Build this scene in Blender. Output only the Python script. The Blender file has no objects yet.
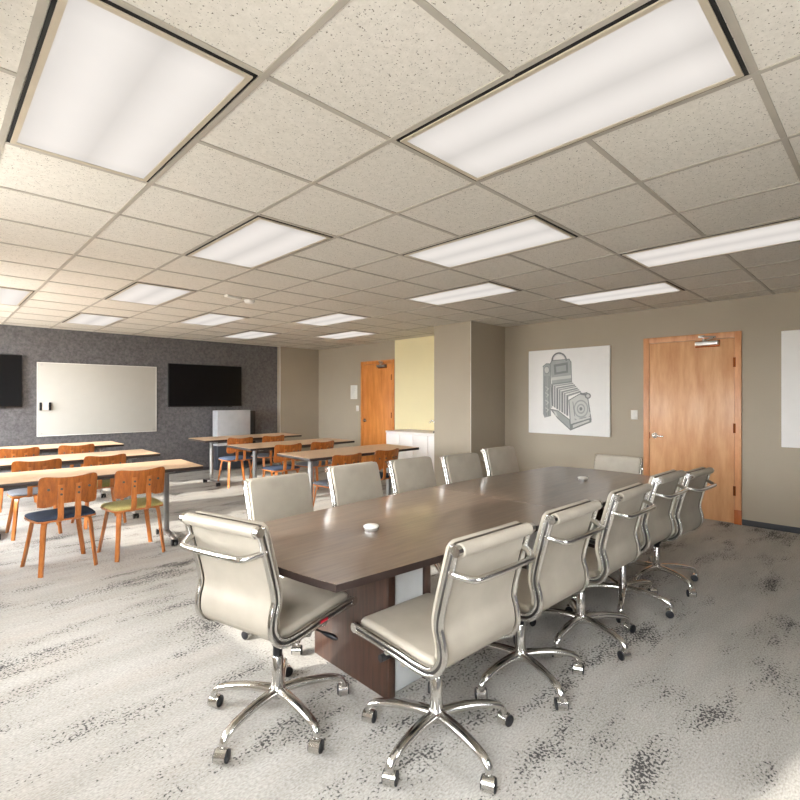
import bpy, bmesh, math, random
from mathutils import Vector, Matrix
random.seed(7)
PI = math.pi
scene = bpy.context.scene
COL = scene.collection

# ---------------------------------------------------------------- camera, sky, sun, exposure
YAW = math.radians(45.32)
CAM_H, CEIL = 1.452, 2.589
cam_data = bpy.data.cameras.new('camera'); cam = bpy.data.objects.new('camera', cam_data); COL.objects.link(cam)
cam.location = (0, 0, CAM_H); cam.rotation_euler = (PI/2, 0, YAW - PI/2)
cam_data.sensor_width = 36; cam_data.lens = 487.5/800*36
cam_data.shift_x = -0.0079; cam_data.shift_y = -0.0029; cam_data.clip_start = 0.05
scene.camera = cam

world = bpy.data.worlds.new('sky'); scene.world = world; world.use_nodes = True
wb = world.node_tree.nodes['Background']
wt = world.node_tree; wtc = wt.nodes.new('ShaderNodeTexCoord'); wsep = wt.nodes.new('ShaderNodeSeparateXYZ'); wr = wt.nodes.new('ShaderNodeValToRGB')
wt.links.new(wtc.outputs['Generated'], wsep.inputs[0]); wt.links.new(wsep.outputs['Z'], wr.inputs['Fac']); wt.links.new(wr.outputs['Color'], wb.inputs['Color'])
wr.color_ramp.elements[0].position = 0.0; wr.color_ramp.elements[0].color = (0.42, 0.41, 0.39, 1)      # sunlit ground below the horizon
wr.color_ramp.elements[1].position = 0.02; wr.color_ramp.elements[1].color = (0.95, 0.97, 1.0, 1)      # hazy sky
wb.inputs['Strength'].default_value = 20.0

SUN_EL = math.radians(23.5)
sd = bpy.data.lights.new('sun', 'SUN'); sun = bpy.data.objects.new('sun', sd); COL.objects.link(sun)
sun_dir = Vector((math.cos(SUN_EL)*0.98, -math.cos(SUN_EL)*0.2, -math.sin(SUN_EL)))
sun.rotation_euler = sun_dir.to_track_quat('-Z', 'Y').to_euler()
sd.energy = 6.5; sd.angle = math.radians(1.2); sd.color = (1.0, 0.95, 0.88)

vs = scene.view_settings
scene.display_settings.display_device = 'sRGB'
vs.view_transform = 'Standard'; vs.look = 'None'; vs.gamma = 1.0; vs.use_curve_mapping = False
vs.exposure = 0.4
scene.cycles.max_bounces = 10; scene.cycles.diffuse_bounces = 6; scene.cycles.glossy_bounces = 5
scene.cycles.sample_clamp_indirect = 6.0
LAMP = 1.0     # strength of the ceiling lamps

# ---------------------------------------------------------------- materials
def srgb(r, g, b):
    f = lambda c: (c/255/12.92) if c/255 <= 0.04045 else ((c/255 + 0.055)/1.055)**2.4
    return (f(r), f(g), f(b), 1)

class NT:
    def __init__(s, name):
        s.m = bpy.data.materials.new(name); s.m.use_nodes = True
        s.t = s.m.node_tree; s.b = s.t.nodes['Principled BSDF']
    def n(s, typ, **kw):
        nd = s.t.nodes.new(typ)
        for k, v in kw.items():
            if k.startswith('i_'):
                key = k[2:].replace('_', ' ')
                nd.inputs[key].default_value = v
            else: setattr(nd, k, v)
        return nd
    def l(s, a, b): s.t.links.new(a, b)
    def coords(s, scale=(1, 1, 1), kind='Object', rot=(0, 0, 0)):
        tc = s.n('ShaderNodeTexCoord'); mp = s.n('ShaderNodeMapping')
        mp.inputs['Scale'].default_value = scale; mp.inputs['Rotation'].default_value = rot
        s.l(tc.outputs[kind], mp.inputs['Vector']); return mp.outputs['Vector']
    def noise(s, vec, scale, detail=2, rough=0.5):
        nd = s.n('ShaderNodeTexNoise'); nd.inputs['Scale'].default_value = scale
        nd.inputs['Detail'].default_value = detail; nd.inputs['Roughness'].default_value = rough
        s.l(vec, nd.inputs['Vector']); return nd.outputs['Fac']
    def ramp(s, fac, stops):
        r = s.n('ShaderNodeValToRGB'); e = r.color_ramp.elements
        e[0].position, e[0].color = stops[0]; e[1].position, e[1].color = stops[1]
        for p, c in stops[2:]:
            q = e.new(p); q.color = c
        s.l(fac, r.inputs['Fac']); return r.outputs['Color']
    def mix(s, fac, a, b, mode='MIX'):
        m = s.n('ShaderNodeMix', data_type='RGBA', blend_type=mode)
        if isinstance(fac, float): m.inputs[0].default_value = fac
        else: s.l(fac, m.inputs[0])
        for v, i in ((a, 6), (b, 7)):
            if isinstance(v, tuple): m.inputs[i].default_value = v
            else: s.l(v, m.inputs[i])
        return m.outputs[2]
    def math(s, op, a, b=None):
        m = s.n('ShaderNodeMath', operation=op)
        for v, i in ((a, 0), (b, 1)):
            if v is None: continue
            if isinstance(v, (int, float)): m.inputs[i].default_value = v
            else: s.l(v, m.inputs[i])
        return m.outputs[0]
    def bump(s, h, strength, dist=0.002):
        b = s.n('ShaderNodeBump'); b.inputs['Strength'].default_value = strength; b.inputs['Distance'].default_value = dist
        s.l(h, b.inputs['Height']); s.l(b.outputs['Normal'], s.b.inputs['Normal'])
    def base(s, c):
        if isinstance(c, tuple): s.b.inputs['Base Color'].default_value = c
        else: s.l(c, s.b.inputs['Base Color'])
    def set(s, **kw):
        for k, v in kw.items(): s.b.inputs[k.replace('_', ' ')].default_value = v

def plain(name, rgb, rough=0.5, metal=0.0, spec=0.5, var=0.04, vscale=8, coat=0.0):
    """a plain finish with a little uneven wear"""
    t = NT(name); v = t.coords()
    f = t.noise(v, vscale, 3)
    c = srgb(*rgb); d = tuple(x*(1-var*2.5) for x in c[:3]) + (1,)
    t.base(t.ramp(f, [(0.3, d), (0.7, c)]))
    t.set(Roughness=rough, Metallic=metal, Coat_Weight=coat)
    t.b.inputs['Specular IOR Level'].default_value = spec
    return t.m

M = {}
def wall_paint(name, rgb, bump=0.15, rough=0.6, spec=0.3):
    t = NT(name); v = t.coords()
    c = srgb(*rgb); d = tuple(x*0.94 for x in c[:3]) + (1,)
    t.base(t.ramp(t.noise(v, 1.3, 3), [(0.3, d), (0.7, c)]))
    t.set(Roughness=rough); t.b.inputs['Specular IOR Level'].default_value = spec
    t.bump(t.noise(v, 160, 2), bump, 0.001); return t.m
M['taupe'] = wall_paint('taupe_paint', (172, 161, 143))
M['yellow'] = wall_paint('yellow_paint', (240, 228, 184))
M['plain_wall'] = wall_paint('cream_paint', (215, 208, 196))
def charcoal():
    t = NT('charcoal_textured_paint'); v = t.coords()
    f = t.noise(v, 22, 4, 0.7)
    t.base(t.ramp(f, [(0.35, srgb(80, 78, 80)), (0.68, srgb(113, 111, 112))]))
    t.set(Roughness=0.42); t.bump(t.noise(v, 55, 3, 0.7), 0.5, 0.004); return t.m
M['charcoal'] = charcoal()

def carpet():
    t = NT('plank_carpet'); v = t.coords()
    # soft base, streaks running along X
    st = t.noise(t.coords((1.2, 4, 1)), 1.0, 3, 0.6)
    base = t.ramp(st, [(0.3, srgb(162, 160, 155)), (0.5, srgb(172, 170, 165)), (0.72, srgb(181, 180, 176))])
    fine = t.noise(t.coords((70, 150, 1)), 1.0, 2)
    base = t.mix(0.65, base, t.ramp(fine, [(0.3, srgb(150, 146, 139)), (0.65, srgb(236, 233, 228))]), 'SOFT_LIGHT')
    warm = t.noise(t.coords((0.9, 3.2, 1)), 1.3, 2)
    base = t.mix(t.ramp(warm, [(0.5, (0, 0, 0, 1)), (0.72, (0.22, 0.22, 0.22, 1))]), base, srgb(190, 174, 160))
    # planks 0.25 x 1.0 m, each with its own density
    br = t.n('ShaderNodeTexBrick'); t.l(v, br.inputs['Vector'])
    br.inputs['Scale'].default_value = 1.0; br.inputs['Brick Width'].default_value = 1.0; br.inputs['Row Height'].default_value = 0.25
    br.inputs['Mortar Size'].default_value = 0.0; br.inputs['Color1'].default_value = (0, 0, 0, 1); br.inputs['Color2'].default_value = (1, 1, 1, 1)
    br.offset = 0.37
    dens = t.noise(t.coords((1.8, 4.6, 1)), 1.0, 3, 0.62)
    vor = t.n('ShaderNodeTexNoise'); t.l(t.coords((78, 84, 1)), vor.inputs['Vector'])
    vor.inputs['Scale'].default_value = 1.0; vor.inputs['Detail'].default_value = 1.5
    thr = t.math('MULTIPLY', t.math('ADD', t.math('ADD', t.math('MULTIPLY', dens, 1.0), t.math('MULTIPLY', br.outputs['Color'], 0.13)), t.math('MULTIPLY', vor.outputs['Fac'], 0.9)), 0.7)
    spots = t.ramp(thr, [(0.80, (0, 0, 0, 1)), (0.865, (0.88, 0.88, 0.88, 1))])
    soft = t.ramp(thr, [(0.66, (0, 0, 0, 1)), (0.84, (0.20, 0.20, 0.20, 1))])
    c = t.mix(soft, base, srgb(140, 134, 126))
    c = t.mix(spots, c, srgb(54, 53, 54))
    t.base(c); t.set(Roughness=0.95); t.b.inputs['Specular IOR Level'].default_value = 0.12
    t.bump(fine, 0.35, 0.004); return t.m
M['carpet'] = carpet()

def tile():
    t = NT('mineral_ceiling_tile'); v = t.coords()
    pit = t.noise(v, 120, 2, 0.6)
    mott = t.noise(v, 45, 3, 0.6)
    base = t.ramp(mott, [(0.3, srgb(216, 211, 200)), (0.7, srgb(228, 223, 213))])
    c = t.mix(t.ramp(pit, [(0.30, (1, 1, 1, 1)), (0.36, (0, 0, 0, 1))]), base, srgb(112, 105, 92))
    t.base(c); t.set(Roughness=0.9); t.b.inputs['Specular IOR Level'].default_value = 0.15
    t.bump(pit, 0.3, 0.003); return t.m
M['tile'] = tile()
M['tbar'] = plain('ceiling_grid_paint', (178, 171, 158), 0.5)
M['lampframe'] = plain('lamp_frame_paint', (196, 184, 163), 0.45)
M['gap'] = plain('black_shadow_gap', (18, 16, 14), 0.8)

def lens():
    t = NT('lamp_lens'); v = t.coords()
    sep = t.n('ShaderNodeSeparateXYZ'); t.l(v, sep.inputs['Vector'])
    w = t.math('COSINE', t.math('MULTIPLY', t.math('ABSOLUTE', t.math('SUBTRACT', t.math('ABSOLUTE', sep.outputs['X']), 0.13)), 16.0))
    br = t.math('ADD', 0.88, t.math('MULTIPLY', w, 0.15))
    # ends of the tubes stop short of the lens ends
    e = t.n('ShaderNodeMapRange'); t.l(t.math('ABSOLUTE', sep.outputs['Y']), e.inputs['Value'])
    e.inputs['From Min'].default_value = 0.47; e.inputs['From Max'].default_value = 0.57
    e.inputs['To Min'].default_value = 1.0; e.inputs['To Max'].default_value = 0.88
    br = t.math('MULTIPLY', br, e.outputs['Result'])
    br = t.math('MULTIPLY', br, t.math('ADD', 0.97, t.math('MULTIPLY', t.noise(v, 5, 2), 0.06)))
    t.base(srgb(90, 88, 86)); t.set(Roughness=0.6)
    t.b.inputs['Emission Color'].default_value = (1.0, 0.945, 0.895, 1)
    t.l(t.math('MULTIPLY', br, LAMP*0.575), t.b.inputs['Emission Strength']); return t.m
M['lens'] = lens()

def wood(name, a, b, scale=(1, 14, 14), rough=0.4, coat=0.0, n=3.0, spec=0.5, fine=0.5):
    t = NT(name); v = t.coords(scale)
    f = t.noise(v, n, 4, 0.6); g = t.noise(t.coords(tuple(s*5 for s in scale)), n, 2, 0.6)
    ff = t.math('ADD', t.math('MULTIPLY', f, 1-fine*0.5), t.math('MULTIPLY', g, fine*0.5))
    t.base(t.ramp(ff, [(0.32, srgb(*a)), (0.66, srgb(*b))]))
    t.set(Roughness=rough, Coat_Weight=coat, Coat_Roughness=0.15); t.b.inputs['Specular IOR Level'].default_value = spec
    return t.m
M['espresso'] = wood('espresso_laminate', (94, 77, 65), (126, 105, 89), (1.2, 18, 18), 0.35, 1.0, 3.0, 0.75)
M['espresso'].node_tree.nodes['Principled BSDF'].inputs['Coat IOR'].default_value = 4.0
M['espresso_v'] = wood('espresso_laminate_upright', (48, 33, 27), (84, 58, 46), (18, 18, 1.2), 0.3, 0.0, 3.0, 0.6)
M['oak_top'] = wood('tan_laminate', (205, 170, 136), (226, 194, 162), (1.5, 16, 16), 0.35)
M['dark_edge'] = plain('dark_edge_band', (52, 40, 36), 0.45)
M['walnut_ply'] = wood('orange_plywood', (126, 66, 24), (184, 106, 42), (14, 14, 1.3), 0.3, 0.25, 3.5)
M['leg_ply'] = wood('orange_plywood_leg', (164, 92, 40), (206, 130, 66), (16, 16, 2), 0.32, 0.2, 3.5)
M['door'] = wood('birch_door_veneer', (198, 140, 90), (224, 174, 126), (5, 5, 0.8), 0.38, 0.1, 2.2, 0.5, 0.3)
M['door_orange'] = wood('amber_door_veneer', (196, 116, 48), (226, 150, 78), (5, 5, 0.8), 0.38, 0.1, 2.2, 0.5, 0.3)
M['frame_wood'] = wood('birch_frame', (196, 132, 84), (222, 164, 116), (6, 6, 1), 0.38, 0.1, 2.2)
M['plinth_wood'] = wood('reddish_plinth', (160, 84, 36), (190, 106, 52), (6, 6, 1), 0.4, 0.1, 2.2)

def leather():
    t = NT('taupe_leather'); v = t.coords()
    t.base(t.ramp(t.noise(v, 6, 3), [(0.3, srgb(161, 153, 139)), (0.7, srgb(175, 167, 152))]))
    t.set(Roughness=0.42); t.bump(t.noise(v, 240, 2), 0.12, 0.001); return t.m
M['leather'] = leather()
M['darkseam'] = plain('dark_leather_piping', (92, 84, 74), 0.5)
def metal(name, rgb, rough):
    t = NT(name); v = t.coords()
    t.base(srgb(*rgb)); t.set(Metallic=1.0)
    t.l(t.ramp(t.noise(v, 12, 3), [(0.3, (rough*0.7,)*3 + (1,)), (0.7, (rough*1.3,)*3 + (1,))]), t.b.inputs['Roughness']); return t.m
M['chrome'] = metal('polished_aluminium', (238, 237, 234), 0.17)
M['darkchrome'] = metal('shaded_metal_groove', (92, 90, 88), 0.4)
M['steel'] = metal('satin_steel', (190, 188, 184), 0.35)
M['hinge'] = metal('bronze_hinge', (120, 66, 36), 0.4)
M['greymetal'] = plain('grey_powder_coat', (150, 150, 148), 0.4, 0.3)
M['darkmetal'] = plain('dark_grey_powder_coat', (84, 84, 84), 0.4, 0.3)
M['black'] = plain('black_plastic', (20, 20, 22), 0.4)
M['screen'] = plain('black_glass_screen', (6, 6, 8), 0.3, 0, 0.25)
M['bezel'] = plain('black_bezel', (14, 14, 15), 0.35)
M['whiteboard'] = plain('white_glass_board', (190, 188, 180), 0.4, 0, 0.4, 0.01)
M['whiteedge'] = plain('white_edge', (232, 230, 224), 0.3)
M['canvas'] = plain('white_canvas', (240, 238, 234), 0.8, 0, 0.2, 0.01)
M['white'] = plain('white_plastic', (236, 233, 226), 0.4)
M['cabwhite'] = plain('white_cabinet_lacquer', (240, 234, 228), 0.35, var=0.01)
M['panel_grey'] = plain('light_grey_laminate', (186, 188, 190), 0.35)
M['panel_dark'] = plain('blue_grey_laminate', (66, 70, 78), 0.4)  # shade on the lectern's lower part, put into the colour
M['pedgrey'] = plain('pale_grey_panel', (206, 208, 206), 0.3)
M['ink_d'] = plain('dark_ink', (140, 143, 142), 0.9); M['ink_m'] = plain('mid_ink', (172, 175, 172), 0.9); M['ink_l'] = plain('pale_ink', (208, 208, 203), 0.9)
M['base_vinyl'] = plain('charcoal_vinyl', (62, 64, 68), 0.5)
M['rubber'] = plain('black_rubber', (24, 25, 30), 0.45)
M['paper'] = plain('white_paper', (232, 230, 222), 0.8)
M['red'] = plain('red_fabric', (214, 40, 60), 0.7)
M['outside_frame'] = plain('window_frame_aluminium', (120, 118, 114), 0.4)
def fabric(name, rgb):
    t = NT(name); v = t.coords()
    c = srgb(*rgb); d = tuple(x*0.8 for x in c[:3]) + (1,)
    t.base(t.ramp(t.noise(v, 90, 2), [(0.35, d), (0.65, c)])); t.set(Roughness=0.85)
    t.bump(t.noise(v, 220, 2), 0.3, 0.001); return t.m
M['navy'] = fabric('navy_fabric', (58, 70, 92)); M['olive'] = fabric('olive_fabric', (206, 192, 122))
M['grey_f'] = fabric('grey_fabric', (118, 122, 130)); M['blue_f'] = fabric('slate_blue_fabric', (82, 98, 124))
M['green_f'] = fabric('green_fabric', (140, 144, 84))
def pane():
    m = bpy.data.materials.new('window_glass'); m.use_nodes = True; t = m.node_tree
    t.nodes.clear(); o = t.nodes.new('ShaderNodeOutputMaterial'); mx = t.nodes.new('ShaderNodeMixShader')
    tr = t.nodes.new('ShaderNodeBsdfTransparent'); gl = t.nodes.new('ShaderNodeBsdfGlossy'); gl.inputs['Roughness'].default_value = 0.02
    mx.inputs[0].default_value = 0.05
    t.links.new(tr.outputs[0], mx.inputs[1]); t.links.new(gl.outputs[0], mx.inputs[2]); t.links.new(mx.outputs[0], o.inputs[0]); return m
M['pane'] = pane()

# ---------------------------------------------------------------- mesh helpers
def finish(name, bm, mats, parent=None, smooth=True, angle=40):
    bmesh.ops.recalc_face_normals(bm, faces=bm.faces[:])
    me = bpy.data.meshes.new(name); bm.to_mesh(me); bm.free()
    if not isinstance(mats, (list, tuple)): mats = [mats]
    for m in mats: me.materials.append(M[m] if isinstance(m, str) else m)
    if smooth:
        me.set_sharp_from_angle(angle=math.radians(angle)) if hasattr(me, 'set_sharp_from_angle') else None
        for p in me.polygons: p.use_smooth = True
        if hasattr(me, 'set_sharp_from_angle'): me.set_sharp_from_angle(angle=math.radians(angle))
    o = bpy.data.objects.new(name, me); COL.objects.link(o)
    if parent: o.parent = parent
    return o
def tag(o, label=None, cat=None, group=None, kind=None):
    for k, v in (('label', label), ('category', cat), ('group', group), ('kind', kind)):
        if v: o[k] = v
    return o
def empty(name, loc=(0, 0, 0), rz=0.0):
    o = bpy.data.objects.new(name, None); COL.objects.link(o); o.location = loc; o.rotation_euler = (0, 0, rz)
    o.empty_display_size = 0.1; return o
def setmat(faces, mi):
    for f in faces: f.material_index = mi
def box(bm, lo, hi, bev=0.0, mi=0, seg=2):
    g = bmesh.ops.create_cube(bm, size=1.0)
    vs_ = g['verts']
    for v in vs_:
        v.co = Vector([(lo[i]+hi[i])/2 + v.co[i]*(hi[i]-lo[i]) for i in range(3)])
    fs = list({f for v in vs_ for f in v.link_faces})
    setmat(fs, mi)
    if bev > 0:
        es = list({e for v in vs_ for e in v.link_edges})
        r = bmesh.ops.bevel(bm, geom=es, offset=bev, segments=seg, affect='EDGES', profile=0.5)
        setmat(r['faces'], mi)
def frames(pts):
    n = len(pts); T = []
    for i in range(n):
        a = pts[max(i-1, 0)]; b = pts[min(i+1, n-1)]; T.append((b-a).normalized())
    ref = Vector((0, 0, 1)) if abs(T[0].z) < 0.9 else Vector((0, 1, 0))
    N = [(ref - T[0]*ref.dot(T[0])).normalized()]
    for i in range(1, n):
        v = N[-1] - T[i]*N[-1].dot(T[i])
        N.append(v.normalized() if v.length > 1e-6 else N[-1])
    return T, N
def loft(bm, rings, mi=0, cap=True):
    vr = [[bm.verts.new(p) for p in r] for r in rings]; k = len(vr[0])
    for a, b in zip(vr, vr[1:]):
        for i in range(k):
            f = bm.faces.new((a[i], a[(i+1) % k], b[(i+1) % k], b[i])); f.material_index = mi
    if cap:
        f = bm.faces.new(vr[0][::-1]); f.material_index = mi
        f = bm.faces.new(vr[-1]); f.material_index = mi
def tube(bm, pts, r, n=10, mi=0, sx=1.0, sy=1.0):
    pts = [Vector(p) for p in pts]; T, N = frames(pts); rings = []
    for i, p in enumerate(pts):
        rr = r[i] if isinstance(r, (list, tuple)) else r
        B = T[i].cross(N[i])
        rings.append([p + N[i]*math.cos(a)*rr*sx + B*math.sin(a)*rr*sy for a in [2*PI*k/n for k in range(n)]])
    loft(bm, rings, mi)
def cyl(bm, a, b, r, n=20, mi=0, r2=None): tube(bm, [a, b], [r, r if r2 is None else r2], n, mi)
def lathe(bm, prof, n=28, mi=0, center=(0, 0, 0)):
    c = Vector(center)
    rings = [[c + Vector((math.cos(2*PI*k/n)*max(r, 1e-4), math.sin(2*PI*k/n)*max(r, 1e-4), z)) for k in range(n)] for r, z in prof]
    loft(bm, rings, mi)
def catmull(pts, per=6):
    P = [Vector(p) for p in pts]; P = [P[0]*2-P[1]] + P + [P[-1]*2-P[-2]]; out = []
    for i in range(1, len(P)-2):
        p0, p1, p2, p3 = P[i-1], P[i], P[i+1], P[i+2]
        for k in range(per):
            t = k/per
            out.append(0.5*((2*p1) + (p2-p0)*t + (2*p0-5*p1+4*p2-p3)*t*t + (3*p1-p0-3*p2+p3)*t**3))
    out.append(P[-2].copy()); return out
def prism(bm, outline, z0, z1, mi=0, mi_side=None):
    """outline: list of (x, y) -> slab from z0 to z1"""
    a = [bm.verts.new((x, y, z0)) for x, y in outline]; b = [bm.verts.new((x, y, z1)) for x, y in outline]
    k = len(a)
    for i in range(k):
        f = bm.faces.new((a[i], a[(i+1) % k], b[(i+1) % k], b[i])); f.material_index = mi if mi_side is None else mi_side
    bm.faces.new(a[::-1]).material_index = mi; bm.faces.new(b).material_index = mi
def rrect(w, h, r, n=4):
    """rounded rectangle outline, half sizes w, h"""
    out = []
    for cx_, cy_, a0 in ((w-r, h-r, 0), (-w+r, h-r, PI/2), (-w+r, -h+r, PI), (w-r, -h+r, 1.5*PI)):
        for k in range(n+1):
            a = a0 + PI/2*k/n; out.append((cx_ + r*math.cos(a), cy_ + r*math.sin(a)))
    return out
def new(): return bmesh.new()
def one_box(name, lo, hi, mat, parent=None, bev=0.0):
    bm = new(); box(bm, lo, hi, bev); return finish(name, bm, mat, parent)
def copy_tree(o, parent=None):
    c = o.copy(); COL.objects.link(c)
    if parent: c.parent = parent
    for ch in list(o.children): copy_tree(ch, c)
    return c

# ---------------------------------------------------------------- the room
XL, XR, YB, YF = -0.60, 6.64, -0.60, 9.79
def struct(o): o['kind'] = 'structure'; return o
struct(one_box('floor', (XL-0.2, YB-0.2, -0.1), (XR+0.2, YF+0.2, 0), 'carpet'))
struct(one_box('ceiling', (XL-0.2, YB-0.2, CEIL), (XR+0.2, YF+0.2, CEIL+0.12), 'tile'))
# ceiling grid bars, two foot module
GX, GY, TP = 0.2423, 0.3547, 0.6096
bm = new()
i = math.ceil((XL-GX)/TP)
while GX + i*TP < XR:
    x = GX + i*TP; box(bm, (x-0.012, YB, CEIL-0.004), (x+0.012, YF, CEIL+0.002)); i += 1
i = math.ceil((YB-GY)/TP)
while GY + i*TP < YF:
    y = GY + i*TP; box(bm, (XL, y-0.012, CEIL-0.0035), (XR, y+0.012, CEIL+0.002)); i += 1
struct(finish('trim_1', bm, 'tbar', smooth=False))
struct(one_box('wall_front', (XL-0.2, YF, 0), (XR+0.2, YF+0.2, CEIL), 'charcoal'))
bm = new()
box(bm, (XR, YB-0.2, 0), (XR+0.2, 5.0, CEIL), 0, 0); box(bm, (XR, 5.0, 0), (XR+0.2, 7.04, CEIL), 0, 1); box(bm, (XR, 7.04, 0), (XR+0.2, YF+0.2, CEIL), 0, 0)
struct(finish('wall_right', bm, ['taupe', 'yellow'], smooth=False))
def wall_with_windows(name, along, fixed, span, wins, z0, z1):
    bm = new()
    def seg(a, b, lo, hi):
        if along == 'Y': box(bm, (fixed-0.2, a, lo), (fixed, b, hi))
        else: box(bm, (a, fixed-0.2, lo), (b, fixed, hi))
    p = span[0]
    for a, b in wins:
        seg(p, a, 0, CEIL); seg(a, b, 0, z0); seg(a, b, z1, CEIL); p = b
    seg(p, span[1], 0, CEIL)
    struct(finish(name, bm, 'charcoal' if along == 'X' else 'plain_wall', smooth=False))
LW = [(-0.45, 0.98), (2.6, 3.72), (5.7, 7.2), (7.7, 9.6)]
FILL_BW = [(1.6, 2.1)]  # added window behind the camera, fill light for right floor and chair backs
wall_with_windows('wall_left', 'Y', XL, (YB, YF), LW, 0.85, 2.45)
wall_with_windows('wall_back', 'X', YB, (XL-0.2, XR), FILL_BW, 1.15, 2.05)
def window(n, along, a, b, fixed, z0, z1):
    bm = new(); t = 0.04
    def bx(u0, u1, lo, hi, d0, d1):
        if along == 'Y': box(bm, (fixed-d1, u0, lo), (fixed-d0, u1, hi))
        else: box(bm, (u0, fixed-d1, lo), (u1, fixed-d0, hi))
    bx(a, a+t, z0, z1, 0.06, 0.12); bx(b-t, b, z0, z1, 0.06, 0.12); bx(a, b, z0, z0+t, 0.06, 0.12); bx(a, b, z1-t, z1, 0.06, 0.12)
    f = struct(finish('window_%d' % n, bm, 'outside_frame', smooth=False))
    bm = new(); bx(a+t, b-t, z0+t, z1-t, 0.088, 0.092); finish('window_pane', bm, 'pane', f, smooth=False)
for k, (a, b) in enumerate(LW): window(k+1, 'Y', a, b, XL, 0.85, 2.45)
for k, (a, b) in enumerate(FILL_BW): window(k+5, 'X', a, b, YB, 1.15, 2.05)  # frame and pane of the added fill window, out of view
struct(one_box('trim_2', (5.755, 4.46, 0), (XR, 5.19, CEIL), 'taupe'))            # free column by the picture wall
struct(one_box('trim_3', (5.62, 9.67, 0), (XR, YF, CEIL), 'taupe'))               # pilaster in the far corner
bm = new(); box(bm, (5.752, 4.457, 0.06), (5.760, 4.465, CEIL), 0.001); struct(finish('trim_4', bm, 'whiteedge'))   # pale strip along the column corner
bm = new(); box(bm, (5.617, 9.667, 0.06), (5.626, 9.676, CEIL), 0.001); struct(finish('trim_5', bm, 'whiteedge'))  # edge highlight of the pilaster, painted as a pale strip
bm = new()
for a, b in ((YB, 1.262), (2.335, 4.46), (5.19, 7.045), (8.085, 9.67)): box(bm, (XR-0.012, a, 0), (XR, b, 0.065), 0.003)
struct(finish('baseboard_right', bm, 'base_vinyl'))
struct(one_box('baseboard_front', (XL, YF-0.012, 0), (5.62, YF, 0.065), 'base_vinyl'))
struct(one_box('baseboard_left', (XL, YB, 0), (XL+0.012, YF, 0.065), 'base_vinyl'))
bm = new(); box(bm, (5.743, 4.448, 0), (XR-0.012, 4.46, 0.065)); box(bm, (5.743, 4.46, 0), (5.755, 5.19, 0.065))
struct(finish('baseboard_column', bm, 'base_vinyl'))

# ---------------------------------------------------------------- doors (structure)
def door(n, y0, y1, mat, frame_mat, hinge_low=True):
    """outer frame y0..y1 (y0 = hinge side), top 2.215"""
    bm = new(); w = 0.068; top = 2.215
    box(bm, (XR-0.022, y0, 0.0), (XR+0.01, y0+w, top), 0.004); box(bm, (XR-0.022, y1-w, 0.0), (XR+0.01, y1, top), 0.004)
    box(bm, (XR-0.022, y0+w, top-w), (XR+0.01, y1-w, top), 0.004)
    fr = struct(finish('door_%d' % n, bm, frame_mat))
    bm = new(); box(bm, (XR-0.012, y0+w+0.004, 0.008), (XR+0.008, y1-w-0.004, top-w-0.004), 0.002)
    finish('door_leaf', bm, mat, fr)
    bm = new()
    ys = y1-w-0.07
    cyl(bm, (XR-0.012, ys, 0.972), (XR-0.024, ys, 0.972), 0.036, 24); cyl(bm, (XR-0.024, ys, 0.972), (XR-0.07, ys, 0.972), 0.013)
    tube(bm, catmull([(XR-0.066, ys, 0.972), (XR-0.07, ys-0.03, 0.974), (XR-0.066, ys-0.075, 0.968), (XR-0.062, ys-0.115, 0.966)]), 0.0095)
    finish('door_handle', bm, 'chrome', fr)
    bm = new(); box(bm, (XR-0.0135, y1-w-0.012, 0.93), (XR-0.011, y1-w-0.004, 1.01)); finish('latch_plate', bm, 'hinge', fr)
    for z in (0.38, 1.10, 1.86):
        bm = new(); cyl(bm, (XR-0.018, y0+w, z-0.055), (XR-0.018, y0+w, z+0.055), 0.008, 12); box(bm, (XR-0.0225, y0+w-0.014, z-0.055), (XR-0.011, y0+w+0.012, z+0.055))
        finish('hinge', bm, 'hinge', fr)
    bm = new(); yc = y0 + 0.34
    box(bm, (XR-0.075, yc-0.12, top-w-0.075), (XR-0.012, yc+0.12, top-w-0.028), 0.006, 0)
    box(bm, (XR-0.016, yc-0.13, top-w-0.095), (XR-0.0115, yc+0.13, top-w-0.02), 0.001, 1)
    tube(bm, [(XR-0.045, yc+0.03, top-w-0.02), (XR-0.10, yc-0.10, top-w+0.015), ], 0.009, 8)
    tube(bm, [(XR-0.10, yc-0.10, top-w+0.015), (XR-0.03, yc+0.06, top-w+0.035)], 0.009, 8)
    cyl(bm, (XR-0.045, yc+0.03, top-w-0.035), (XR-0.045, yc+0.03, top-w+0.005), 0.018, 14)
    box(bm, (XR-0.045, yc+0.03, top-w+0.02), (XR-0.02, yc+0.09, top-w+0.05), 0.003)
    finish('door_closer', bm, ['steel', 'hinge'], fr)
    bm = new(); box(bm, (XR-0.026, y0-0.002, 0), (XR+0.01, y0+w+0.002, 0.165), 0.002); finish('plinth_block', bm, 'plinth_wood', fr)
    return fr
door(1, 1.265, 2.33, 'door', 'frame_wood')
door(2, 7.05, 8.08, 'door_orange', 'door_orange')

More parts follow.
